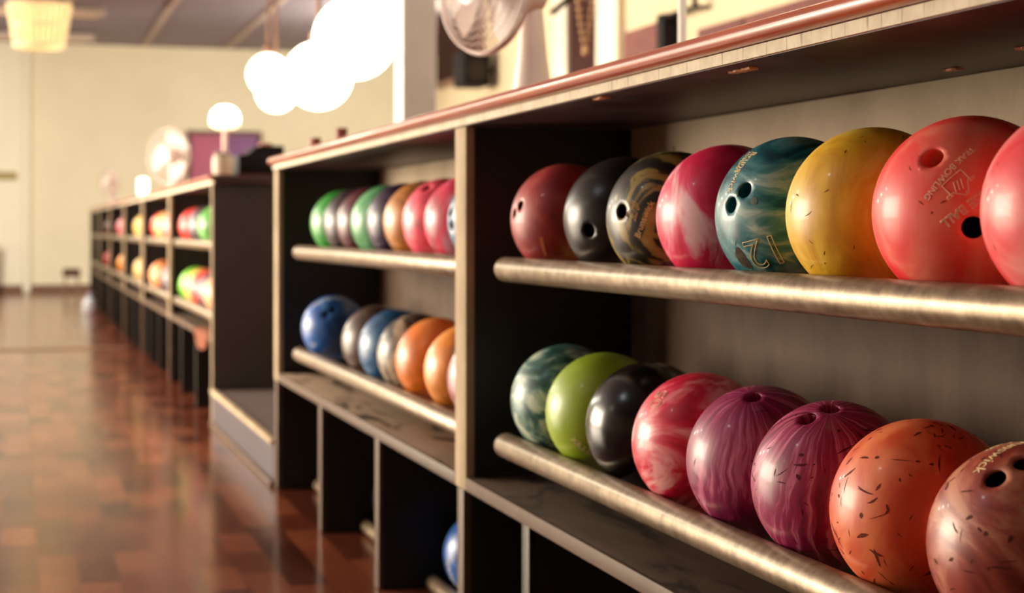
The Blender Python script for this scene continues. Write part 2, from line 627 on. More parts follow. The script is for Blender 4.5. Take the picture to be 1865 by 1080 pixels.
# ------------------------------------------------------------------ low platform between the racks
M['grey_top'] = plain('grey_platform_top', (104, 92, 90), 0.45, var=0.08, scale=3)
M['kick'] = plain('blue_grey_kick_board', (74, 65, 72), 0.5, var=0.08, scale=5)
pf = thing('low_platform', 'low grey platform with pale nosing filling the gap between the racks', 'platform', (0, 2.685, 0))
L = 4.652 - 2.685
MB().box(0.012, 0.70, 0, L, 0.001, 0.166).build('top_board', M['grey_top'], pf)
MB().box(-0.002, 0.0115, 0, L, 0.022, 0.152).build('kick_board', M['kick'], pf)
MB().box(-0.016, 0.0115, 0, L, 0.153, 0.173, 0.004).build('nosing', M['edging'], pf)
MB().box(-0.018, 0.0115, 0.0, L, 0.001, 0.021, 0.004).build('toe_trim', M['brown_edging'], pf)
L = None


# ------------------------------------------------------------------ bowling balls
def cam_ray(px, py):
    return (FWD + RIGHT * ((px - 932.5) / F_PX) + UP * ((HOR - py) / F_PX)).normalized()


def on_ball(c, px, py):
    """direction from a ball's centre to the spot of its surface seen at a picture point"""
    d = cam_ray(px, py)
    oc = CAM - c
    b = oc.dot(d)
    disc = b * b - (oc.dot(oc) - BALL_R ** 2)
    t = -b - math.sqrt(max(disc, 0.0))
    return (CAM + d * t - c).normalized()


_ico = {}


def ico(sub):
    if sub not in _ico:
        bm = bmesh.new()
        bmesh.ops.create_icosphere(bm, subdivisions=sub, radius=1.0)
        bm.verts.index_update()
        _ico[sub] = ([v.co.copy() for v in bm.verts], [tuple(v.index for v in f.verts) for f in bm.faces])
        bm.free()
    return _ico[sub]


M['hole_dark'] = plain('finger_hole_dark', (16, 13, 12), 0.6)


def ball_mesh(name, holes, sub, mat):
    bm = bmesh.new()
    vs, fs = ico(sub)
    bv = [bm.verts.new(v * BALL_R) for v in vs]
    for f in fs:
        bm.faces.new([bv[i] for i in f])
    bm.verts.ensure_lookup_table()
    for (h, rad) in holes:
        a = math.asin(rad / BALL_R)
        ca = math.cos(a * 1.04)
        dele = [v for v in bm.verts if v.co.normalized().dot(h) > ca]
        bmesh.ops.delete(bm, geom=dele, context='VERTS')
        edge = [v for v in bm.verts if v.is_boundary and v.co.normalized().dot(h) > math.cos(a * 2.2)]
        for v in edge:
            n = v.co.normalized()
            t = (n - h * n.dot(h)).normalized()
            v.co = (h * math.cos(a) + t * math.sin(a)) * BALL_R
        es = [e for e in bm.edges if e.is_boundary and e.verts[0] in edge and e.verts[1] in edge]
        # small rounded lip going inwards
        for (ra, dep) in ((0.965, 0.0008), (0.94, 0.003)):
            r = bmesh.ops.extrude_edge_only(bm, edges=es)
            nv = [g for g in r['geom'] if isinstance(g, bmesh.types.BMVert)]
            es = [g for g in r['geom'] if isinstance(g, bmesh.types.BMEdge) and g.is_boundary]
            for v in nv:
                n = v.co.normalized()
                t = (n - h * n.dot(h)).normalized()
                v.co = h * (math.cos(a) * BALL_R - dep) + t * (rad * ra)
    bmesh.ops.recalc_face_normals(bm, faces=bm.faces)
    me = bpy.data.meshes.new(name)
    bm.to_mesh(me)
    bm.free()
    me.materials.append(mat)
    me.shade_smooth()
    return me


BALLS = []


def ball(label, group, loc, mat, holes=(), sub=6, hole_mat=None, cat='bowling ball'):
    loc = Vector(loc)
    hs = [(on_ball(loc, px, py), r) for (px, py, r) in holes]
    me = ball_mesh('bowling_ball', hs, sub, mat)
    o = bpy.data.objects.new('bowling_ball', me)
    C.objects.link(o)
    o.location = loc
    tag(o, label, cat, group)
    for (h, r) in hs:
        # the bored hole: a lined socket with a closed bottom
        a = math.asin(r / BALL_R)
        top = math.cos(a) * BALL_R - 0.0026
        R3 = Vector((0, 0, 1)).rotation_difference(h).to_matrix()
        ro = r * 0.945
        MB().lathe([(ro * 0.999, top), (ro * 0.97, top - 0.004), (ro * 0.95, top - 0.038), (0.0005, top - 0.042)], n=28, M=R3).build('finger_hole', hole_mat or mat, o, 60)
    BALLS.append(o)
    return o


def fine(me, limit=0.0035):
    """cut long edges so that the mesh can bend round a ball"""
    bm = bmesh.new()
    bm.from_mesh(me)
    for _ in range(5):
        es = [e for e in bm.edges if e.calc_length() > limit]
        if not es:
            break
        bmesh.ops.subdivide_edges(bm, edges=es, cuts=1)
        bmesh.ops.triangulate(bm, faces=[f for f in bm.faces if len(f.verts) > 4])
    bm.to_mesh(me)
    bm.free()
    return me


def text_mesh(s, size, outline, ext):
    cu = bpy.data.curves.new('lettering', 'FONT')
    cu.body = s
    cu.size = size
    cu.align_x = 'CENTER'
    cu.align_y = 'CENTER'
    cu.resolution_u = 4
    if outline:
        cu.fill_mode = 'NONE'
        cu.bevel_depth = outline
        cu.bevel_resolution = 1
    else:
        cu.extrude = ext
    ob = bpy.data.objects.new('lettering_source', cu)
    C.objects.link(ob)
    bpy.context.view_layer.update()
    dg = bpy.context.evaluated_depsgraph_get()
    me = bpy.data.meshes.new_from_object(ob.evaluated_get(dg))
    bpy.data.objects.remove(ob)
    bpy.data.curves.remove(cu)
    return fine(me)


def wrap(o, me, px, py, ang, mat, name, lift=0.0003):
    """lay a flat mesh on a ball's skin, reading at ANG degrees in the picture plane"""
    n = on_ball(o.location, px, py)
    e1 = (RIGHT - n * RIGHT.dot(n)).normalized()
    e2 = n.cross(e1)
    t = math.radians(ang)
    a1 = e1 * math.cos(t) + e2 * math.sin(t)
    a2 = e2 * math.cos(t) - e1 * math.sin(t)
    for v in me.vertices:
        u, w, h = v.co
        v.co = (n + (a1 * u + a2 * w) / BALL_R).normalized() * (BALL_R + lift + h)
    me.materials.clear()
    me.materials.append(mat)
    ob = bpy.data.objects.new(name, me)
    C.objects.link(ob)
    ob.parent = o
    return ob


def lettering(o, s, px, py, ang, size, mat, outline=0.0, name='lettering'):
    return wrap(o, text_mesh(s, size, outline, 0.0002), px, py, ang, mat, name, 0.0003)


def outline_mesh(polys, r):
    mb = MB()
    for pl in polys:
        mb.tube([(x, y, 0) for x, y in pl], r, 6)
    me = bpy.data.meshes.new('logo')
    me.from_pydata(mb.v, [], mb.f)
    return fine(me)


def scuffs(o, seed, n, mat, lmin=0.006, lmax=0.026, wmin=0.0004, wmax=0.0016, holes=()):
    """gouges and scratches strewn over the whole skin of a ball"""
    rnd = random.Random(seed)
    mb = MB()
    for _ in range(n):
        d = Vector((rnd.gauss(0, 1), rnd.gauss(0, 1), rnd.gauss(0, 1))).normalized()
        if any(d.dot(h) > 0.965 for h in holes):
            continue
        a1 = d.orthogonal().normalized()
        t = rnd.uniform(0, 2 * PI)
        a1 = (a1 * math.cos(t) + d.cross(a1) * math.sin(t)).normalized()
        a2 = d.cross(a1)
        L = lmin + (lmax - lmin) * rnd.random() ** 1.8
        wd = wmin + (wmax - wmin) * rnd.random() ** 2.2
        if rnd.random() < 0.16:
            L, wd = L * 0.5, wd * 1.6
        k = 9
        cv = rnd.uniform(-0.09, 0.09) * L
        top, bot = [], []
        for i in range(k):
            u = i / (k - 1) * 2 - 1
            ww = wd * (1 - u * u) * (0.7 + 0.6 * rnd.random()) + 0.00008
            y0 = cv * (1 - u * u)
            for lst, s_ in ((top, 1), (bot, -1)):
                p = (d + (a1 * (u * L / 2) + a2 * (y0 + s_ * ww)) / BALL_R).normalized() * (BALL_R + 0.00022)
                lst.append(p)
        mb.add(top + bot, [(i, i + 1, k + i + 1, k + i) for i in range(k - 1)])
    # the scuffs are surface pattern: they join the ball's own mesh, in a second material
    me = o.data
    me.materials.append(mat)
    bm = bmesh.new()
    bm.from_mesh(me)
    vs = [bm.verts.new(p) for p in mb.v]
    for f in mb.f:
        bf = bm.faces.new([vs[i] for i in f])
        bf.material_index = 1
        bf.smooth = True
        bf.normal_update()
        if bf.normal.dot(bf.calc_center_median()) < 0:
            bf.normal_flip()
    bm.to_mesh(me)
    bm.free()


M['ink'] = plain('engraving_tan', (250, 220, 166), 0.6)
M['ink_pink'] = plain('engraving_pink', (255, 236, 206), 0.8)
M['ink_gold'] = plain('engraving_gold', (226, 198, 136), 0.6)
M['ink_dim'] = plain('engraving_dim_red', (222, 124, 80), 0.6)
M['ink_white'] = plain('engraving_white', (214, 214, 210), 0.6)

UPG = 'bowling balls on the upper rail of the nearest rack'
LOG = 'bowling balls on the lower rail of the nearest rack'
ux, uz = BALL_X, BALL_Z[0] + 0.0005
lz = BALL_Z[1] + 0.0005

m_red = ball_mat('ball_dull_red', [(140, 26, 30), (168, 40, 42), (196, 84, 74)], 7, 1.5, seed=1, rough=0.38)
m_gun = ball_mat('ball_gunmetal', [(30, 27, 27), (44, 40, 39)], 6, 1, seed=2, rough=0.20, metal=0.3, coat=0.0)
m_camo = ball_mat('ball_olive_swirl', [(24, 20, 10), (50, 44, 18), (142, 122, 56), (176, 150, 84)], 6.5, 3.2, seed=3, rough=0.3, stops=[0.40, 0.46, 0.50, 0.66])
m_pink = ball_mat('ball_hot_pink_pearl', [(216, 18, 70), (236, 50, 100), (255, 196, 206)], 6, 2.2, (1.6, 1.6, 0.6), seed=4, rough=0.3, stops=[0.40, 0.52, 0.66])
m_teal = ball_mat('ball_teal_pearl', [(4, 66, 82), (18, 104, 116), (84, 142, 148), (190, 206, 200)], 8.5, 1.8, (1, 1.2, 1.9), (0.5, 0.7, 0.2), seed=5, rough=0.3, stops=[0.38, 0.47, 0.58, 0.72])
m_yel = ball_mat('ball_yellow_pearl', [(214, 156, 24), (234, 182, 38), (248, 210, 96)], 13, 1.0, (1.5, 1.5, 0.32), (0.12, 0.1, 0), seed=6, rough=0.33, stops=[0.36, 0.5, 0.66])
m_coral = ball_mat('ball_coral', [(246, 46, 52), (254, 82, 76), (255, 146, 120)], 6, 1.2, (1.6, 1.6, 0.45), (0, 0.5, 0.4), seed=7, rough=0.34, stops=[0.38, 0.5, 0.66])
m_rose = ball_mat('ball_rose_red', [(226, 38, 50), (246, 68, 78), (255, 150, 146)], 6, 2.0, (1, 1, 0.9), seed=8, rough=0.34, stops=[0.38, 0.5, 0.66])

ball('dull red marbled bowling ball on the upper rail, alone beside the black divider', UPG, (ux, -0.276, uz), m_red, [(947.5, 374, 0.010), (936.5, 389, 0.010)], hole_mat=M['hole_dark'])
ball('gunmetal grey bowling ball with one dark hole on the upper rail', UPG, (ux, -0.598, uz), m_gun, [(1072, 420, 0.0128)], hole_mat=M['hole_dark'])
ball('olive and black swirled bowling ball on the upper rail', UPG, (ux, -0.816, uz), m_camo, [(1132, 385, 0.0125)], hole_mat=M['hole_dark'])
ball('hot pink pearl bowling ball between olive swirled and teal balls', UPG, (ux, -1.034, uz), m_pink)
b_teal = ball('teal pearl bowling ball with two teal finger holes and outlined number', UPG, (ux, -1.251, uz), m_teal, [(1356, 346, 0.0115), (1331.5, 373, 0.0115)], hole_mat=plain('teal_insert', (0, 110, 124), 0.4))
ball('scuffed golden yellow bowling ball on the upper rail', UPG, (ux, -1.4685, uz), m_yel)
b_cor = ball('plain coral bowling ball with house ball lettering and two large holes', UPG, (ux, -1.686, uz), m_coral, [(1698, 287, 0.0128), (1772, 415, 0.0125)], hole_mat=None)
ball('rose red scuffed bowling ball overlapping the coral ball on the upper rail', UPG, (ux, -1.904, uz), m_rose)
# the lower hole of the coral ball is lined black
for ch in b_cor.children:
    if ch.name.startswith('finger_hole'):
        pass
b_cor.children[1].data.materials.clear()
b_cor.children[1].data.materials.append(M['hole_dark'])

m_sea = ball_mat('ball_sea_green_marble', [(26, 74, 70), (66, 118, 108), (196, 206, 186)], 7, 2.6, (1, 1, 1.5), (0.6, 0.2, 0), seed=9, rough=0.32, stops=[0.40, 0.48, 0.62])
m_lime = ball_mat('ball_lime', [(132, 160, 14), (152, 178, 24), (174, 192, 60)], 5, 1.4, (1, 1, 0.8), seed=10, rough=0.34)
m_blk = ball_mat('ball_black', [(8, 7, 8), (14, 13, 13)], 6, 1, seed=11, rough=0.13, coat=0.0)
m_pk2 = ball_mat('ball_raspberry_marble', [(202, 10, 52), (232, 36, 78), (255, 176, 178)], 5.5, 3.2, (1, 1, 1.5), seed=12, rough=0.3, stops=[0.40, 0.50, 0.64])
m_mag = ball_mat('ball_magenta_streaked', [(112, 8, 58), (152, 24, 86), (222, 128, 164)], 5.5, seed=13, rough=0.32, stops=[0.36, 0.52, 0.70], axis=(-0.30, -0.25, 0.92))
m_mg2 = ball_mat('ball_magenta_worn', [(116, 8, 56), (156, 22, 82), (228, 134, 166)], 7.5, seed=14, rough=0.32, stops=[0.36, 0.52, 0.70], axis=(-0.25, -0.35, 0.90))
m_org = ball_mat('ball_orange_gouged', [(192, 48, 24), (220, 80, 42), (242, 132, 82)], 6, 2.0, (1, 1, 0.7), seed=15, rough=0.33)
m_brz = ball_mat('ball_bronze_gouged', [(126, 40, 34), (162, 70, 56), (204, 134, 106)], 7, 2.2, (1, 1, 1.2), seed=16, rough=0.3)

ball('sea green marbled bowling ball, first on the lower rail beside the black divider', LOG, (ux, -0.276, lz), m_sea)
b_lime = ball('lime green bowling ball on the lower rail', LOG, (ux, -0.496, lz), m_lime)
ball('glossy black bowling ball between lime green and raspberry balls', LOG, (ux, -0.714, lz), m_blk)
b_rasp = ball('raspberry pink marbled bowling ball on the lower rail', LOG, (ux, -0.932, lz), m_pk2)
ball('streaked magenta bowling ball beside the raspberry ball, one hole on top', LOG, (ux, -1.1495, lz), m_mag, [(1372, 723, 0.0125)])
ball('worn magenta bowling ball beside the orange ball, two holes on top', LOG, (ux, -1.367, lz), m_mg2, [(1470, 762, 0.0125), (1513, 744, 0.0125)])
ball('gouged orange bowling ball on the lower rail', LOG, (ux, -1.5845, lz), m_org)
b_brz = ball('bronze red gouged bowling ball overlapping the orange ball on the lower rail', LOG, (ux, -1.802, lz), m_brz, [(1812, 871, 0.0120), (1866, 843, 0.0120)], hole_mat=M['hole_dark'])

# engraved writing on the near balls
lettering(b_teal, '12', 1392, 458, 211, 0.062, M['ink'], 0.0006)
lettering(b_teal, 'Brunswick', 1347, 310, 215, 0.017, M['ink'])
lettering(b_teal, '253J569', 1352, 293, 215, 0.013, M['ink'])
blob = MB()
pts = [(0.017 * math.cos(a) * (1 + 0.2 * math.sin(3 * a)), 0.012 * math.sin(a) * (1 + 0.15 * math.cos(2 * a)), 0) for a in [2 * PI * k / 24 for k in range(24)]]
blob.add([(0, 0, 0.0003)] + pts, [(0, 1 + k, 1 + (k + 1) % 24) for k in range(24)])
me = bpy.data.meshes.new('worn_patch')
me.from_pydata(blob.v, [], blob.f)
wrap(b_teal, me, 1352, 472, -35, plain('worn_brown_patch', (74, 62, 50), 0.8, var=0.5, scale=90), 'worn_patch', 0.0004)
blob = MB().add([(0, 0, 0.0002)] + [(0.0052 * math.cos(2 * PI * k / 20), 0.0052 * math.sin(2 * PI * k / 20), 0) for k in range(20)], [(0, 1 + k, 1 + (k + 1) % 20) for k in range(20)])
me = bpy.data.meshes.new('plug')
me.from_pydata(blob.v, [], blob.f)
wrap(b_teal, me, 1373, 366, 0, plain('grey_plug', (112, 128, 124), 0.5), 'plug', 0.0003)

lettering(b_cor, 'TRAK BOWLING', 1727, 312, 220, 0.0105, M['ink_pink'])
lettering(b_cor, 'HOUSE BALL', 1772, 368, 216, 0.0145, M['ink_pink'], 0.00045)
house = [[(-0.013, -0.011), (0.013, -0.011), (0.013, 0.005)], [(-0.013, -0.011), (-0.013, 0.005)], [(-0.018, 0.003), (-0.010, 0.003), (-0.004, 0.012), (0.0, 0.012)], [(0.018, 0.003), (0.010, 0.003), (0.002, 0.014), (-0.004, 0.014)],
         [(-0.006, -0.003), (-0.001, 0.007)], [(-0.002, -0.004), (0.003, 0.006)], [(0.002, -0.005), (0.007, 0.005)], [(-0.018, 0.003), (-0.018, 0.0055), (-0.011, 0.0055)], [(0.018, 0.003), (0.018, 0.0055), (0.011, 0.0055)]]
wrap(b_cor, outline_mesh(house, 0.0006), 1745, 336, 217, M['ink_pink'], 'logo', 0.0002)
lettering(b_brz, 'Brunswick', 1828, 820, 206, 0.021, M['ink'])
lettering(b_brz, '5M68235', 1826, 806, 206, 0.013, M['ink'])
lettering(b_lime, 'XR33M', 1062, 817, -33, 0.018, M['ink'])
lettering(b_rasp, '05', 1200, 726, 48, 0.035, M['ink_pink'], 0.0005)
b_red, b_camo = BALLS[0], BALLS[2]
lettering(b_red, '1', 990, 452, 15, 0.06, M['ink_dim'], 0.0)
lettering(b_camo, 'Brunswick', 1172, 400, 66, 0.0155, M['ink_gold'])
lettering(b_camo, '29', 1154, 384, 66, 0.030, M['ink_gold'], 0.0005)

hole_dirs = lambda o: [(c.data.vertices[0].co).normalized() for c in o.children if c.name.startswith('finger_hole')]
for i, n, c, kw in ((0, 16, (120, 30, 30), {}), (4, 26, (70, 74, 66), dict(lmax=0.018, wmax=0.001)), (5, 70, (120, 84, 24), dict(lmax=0.020, wmax=0.0007)), (6, 26, (170, 50, 46), dict(lmax=0.012, wmax=0.0008)),
                    (7, 44, (150, 36, 40), dict(lmax=0.018, wmax=0.0012)), (10, 0, (0, 0, 0), {}), (12, 40, (96, 12, 44), dict(lmax=0.024, wmax=0.0009)), (13, 90, (84, 12, 36), dict(lmax=0.030, wmax=0.0018)),
                    (14, 230, (112, 40, 22), dict(lmax=0.030, wmax=0.0024)), (15, 190, (100, 46, 36), dict(lmax=0.028, wmax=0.0021))):
    if n:
        scuffs(BALLS[i], 50 + i, n, plain('scuff_brown_%d' % i, c, 0.7), holes=hole_dirs(BALLS[i]), **kw)

# ---- second rack
UPB = 'bowling balls on the upper rail of the second rack'
LOB = 'bowling balls on the lower rail of the second rack'


def pearl(name, c, seed, white=0.35, scale=6, dist=1.6, stretch=(1, 1, 0.8), rough=0.3):
    d = tuple(x * 0.72 for x in c)
    l = tuple(x + (235 - x) * white for x in c)
    return ball_mat(name, [d, c, l], scale, dist, stretch, seed=seed, rough=rough)


m_green = pearl('ball_green', (40, 152, 44), 21)
m_dpur = pearl('ball_dark_plum', (40, 22, 30), 22, 0.1)
m_mar = pearl('ball_maroon', (84, 22, 32), 23, 0.1)
m_grn2 = pearl('ball_jade_green', (64, 156, 86), 24, 0.35)
m_pur = pearl('ball_dark_purple', (48, 26, 62), 25, 0.12)
m_gold = pearl('ball_gold_brown', (196, 126, 56), 26, 0.25)
m_pkb = pearl('ball_salmon_pink', (248, 84, 108), 27, 0.45)
m_pkc = pearl('ball_candy_pink', (244, 70, 102), 28, 0.5)
m_blu = pearl('ball_navy_blue', (34, 78, 128), 29, 0.3)
m_cob = pearl('ball_cobalt_blue', (8, 84, 172), 30, 0.22, 8, 2)
m_brn = pearl('ball_brown', (78, 54, 42), 31, 0.14)
m_stb = pearl('ball_steel_blue', (24, 86, 136), 32, 0.25)
m_mrb = ball_mat('ball_brown_cream_marble', [(44, 34, 28), (104, 86, 72), (176, 156, 132)], 7, 3, seed=33, rough=0.3, stops=[0.40, 0.5, 0.6])
m_or1 = pearl('ball_bright_orange', (244, 130, 34), 34, 0.25)
m_or2 = pearl('ball_amber_orange', (246, 146, 44), 35, 0.35)
m_lil = pearl('ball_lilac_pink', (176, 96, 108), 36, 0.4, 9, 2)

ub = [('bright green bowling ball at the far end of the second rack upper rail', 1.986, m_green, ()),
      ('dark plum bowling ball beside the bright green ball on the upper rail', 1.756, m_dpur, ()),
      ('maroon bowling ball between dark plum and jade green balls', 1.536, m_mar, ()),
      ('jade green bowling ball on the second rack upper rail', 1.316, m_grn2, ()),
      ('dark purple bowling ball between jade green and gold brown balls', 1.098, m_pur, ()),
      ('gold brown bowling ball on the second rack upper rail', 0.880, m_gold, ()),
      ('salmon pink bowling ball beside the gold brown ball', 0.660, m_pkb, [(777, 342, 0.011)]),
      ('candy pink bowling ball beside the navy blue ball', 0.433, m_pkc, ()),
      ('navy blue bowling ball half hidden behind the pale rack post', 0.212, m_blu, [(820.5, 386, 0.011), (821.5, 411, 0.011)])]
for t, y, m, h in ub:
    ball(t, UPB, (ux, y, uz), m, h, 5, M['hole_dark'])
lb = [('cobalt blue bowling ball with two holes at the far rail end', 2.167, m_cob, [(592, 573, 0.0115), (606, 564, 0.0115)]),
      ('brown bowling ball beside the cobalt blue ball on the lower rail', 1.456, m_brn, ()),
      ('steel blue bowling ball between brown and brown marbled balls', 1.206, m_stb, ()),
      ('brown and cream marbled bowling ball on the lower rail', 0.957, m_mrb, ()),
      ('bright orange bowling ball beside the brown marbled ball', 0.737, m_or1, ()),
      ('amber orange bowling ball beside the bright orange ball', 0.433, m_or2, ()),
      ('lilac pink bowling ball half hidden behind the pale rack post', 0.212, m_lil, ())]
for i, (t, y, m, h) in enumerate(lb):
    o = ball(t, LOB, (ux, y, lz), m, h, 5, M['hole_dark'])
    if i == 0:
        lettering(o, 'HAMMER', 596, 545, 12, 0.034, M['ink_white'])
        lettering(o, '14', 568, 627, 0, 0.03, M['ink_white'])
b = ball('blue bowling ball on the floor in the cubby beside the rack post', 'bowling balls in the floor cubbies', (0.247, 0.745, 0.1085), m_cob, (), 5)
lettering(b, 'HAMMER', 822, 1052, -58, 0.03, M['ink_white'])
ball('black bowling ball on the floor in the middle cubby, almost hidden', 'bowling balls in the floor cubbies', (0.245, 1.61, 0.1085), m_blk, (), 5)

# ---- far racks
FB = 'bowling balls in the far racks'
m_fred = pearl('ball_scarlet', (232, 62, 52), 41, 0.3)
m_fgry = pearl('ball_slate', (84, 70, 78), 42, 0.3)
m_fgrn = pearl('ball_leaf_green', (96, 176, 70), 43, 0.5)
m_fyel = pearl('ball_honey_yellow', (236, 186, 92), 44, 0.4)
m_fpch = pearl('ball_peach', (240, 150, 96), 45, 0.35)
m_ftan = pearl('ball_tan', (214, 176, 110), 46, 0.3)
m_fpnk = pearl('ball_rose_pink', (226, 110, 116), 47, 0.3)
m_flim = pearl('ball_chartreuse', (110, 190, 40), 48, 0.2)
far_list = [
    ('scarlet bowling ball on the upper rail of the first far rack', 6.55, 0, m_fred),
    ('slate grey bowling ball between scarlet and green balls in the first far rack', 6.02, 0, m_fgry),
    ('pale green bowling ball on the upper rail of the first far rack', 5.50, 0, m_fgrn),
    ('chartreuse bowling ball on the lower rail of the first far rack', 6.55, 1, m_flim),
    ('honey yellow bowling ball beside the chartreuse ball in the far rack', 6.22, 1, m_fyel),
    ('scarlet bowling ball on the lower rail of the first far rack', 5.92, 1, m_fred),
    ('slate grey bowling ball between red and peach balls on the lower rail', 5.52, 1, m_fgry),
    ('peach orange bowling ball at the near end of the far lower rail', 5.22, 1, m_fpch),
    ('scarlet bowling ball on the upper rail of the second far rack', 8.70, 0, m_fred),
    ('tan bowling ball on the upper rail of the second far rack', 8.40, 0, m_ftan),
    ('rose pink bowling ball at the near end of the second far rack', 7.70, 0, m_fpnk),
    ('peach orange bowling ball on the lower rail of the second far rack', 8.82, 1, m_fpch),
    ('grey bowling ball at the near end of the second far lower rail', 7.85, 1, m_fgry),
    ('honey yellow bowling ball on the upper rail of the third far rack', 10.55, 0, m_fyel),
    ('tan yellow bowling ball on the lower rail of the third far rack', 10.55, 1, m_ftan),
    ('rose pink bowling ball on the upper rail of the fourth far rack', 12.90, 0, m_fpnk),
    ('amber orange bowling ball on the lower rail of the fourth far rack', 12.80, 1, m_or2),
    ('dull red bowling ball on the upper rail of the fifth far rack', 15.35, 0, m_mar),
    ('red bowling ball on the lower rail of the fifth far rack', 15.35, 1, m_red),
]
for t, y, row, m in far_list:
    ball(t, FB, (ux, y, uz if row == 0 else lz), m, (), 4)

# ------------------------------------------------------------------ pendant globes
M['globe'] = glow('lit_globe_glass', (255, 240, 214), 7.0)
M['cord'] = plain('pendant_cord', (150, 116, 100), 0.5)
globes = [((0.673, 4.587, 1.863), 0.2, 'largest glowing globe pendant, touching the grey column in view'),
          ((0.802, 6.323, 1.84), 0.2, 'glowing globe pendant just beyond the largest globe'),
          ((1.236, 11.309, 2.306), 0.185, 'small far glowing globe pendant, higher of the far pair'),
          ((1.367, 11.27 + 0.45, 2.19), 0.185, 'small far glowing globe pendant, lower of the far pair'),
          ((1.65, 7.948, 2.345), 0.2, 'glowing globe pendant mostly hidden behind the grey column')]
for (c, r, t) in globes:
    g = thing('globe_pendant', t, 'pendant lamp', c, 'glowing globe pendants over the bar')
    prof = [(r * math.sin(PI * k / 24), -r * math.cos(PI * k / 24)) for k in range(0, 24)]
    prof = [(max(0.0005, a), b) for a, b in prof]
    MB().lathe(prof, n=48).build('globe', M['globe'], g, 180)
    MB().lathe([(0.001, r * 0.99), (0.05, r * 0.985), (0.05, r + 0.05), (0.02, r + 0.07), (0.001, r + 0.07)], n=24).build('lamp_holder', M['cord'], g)
    MB().tube([(0, 0, r + 0.06), (0, 0, CEIL - c[2] - 0.03)], 0.016, 10).build('rod', M['cord'], g)
    MB().lathe([(0.001, CEIL - c[2] - 0.04), (0.06, CEIL - c[2] - 0.03), (0.065, CEIL - c[2] - 0.002), (0.001, CEIL - c[2] - 0.002)], n=24).build('canopy', M['cord'], g)

# ------------------------------------------------------------------ fans
N = Nodes('fan_white_plastic')
N.base(N.ramp(N.noise(N.coord(), 8, 2), [(0.3, lin((214, 194, 188))), (0.7, lin((228, 208, 202)))]))
M['fan'] = N.setp(Roughness=0.3)
M['fan_blade'] = plain('fan_blade_plastic', (222, 204, 196), 0.25, var=0.03)


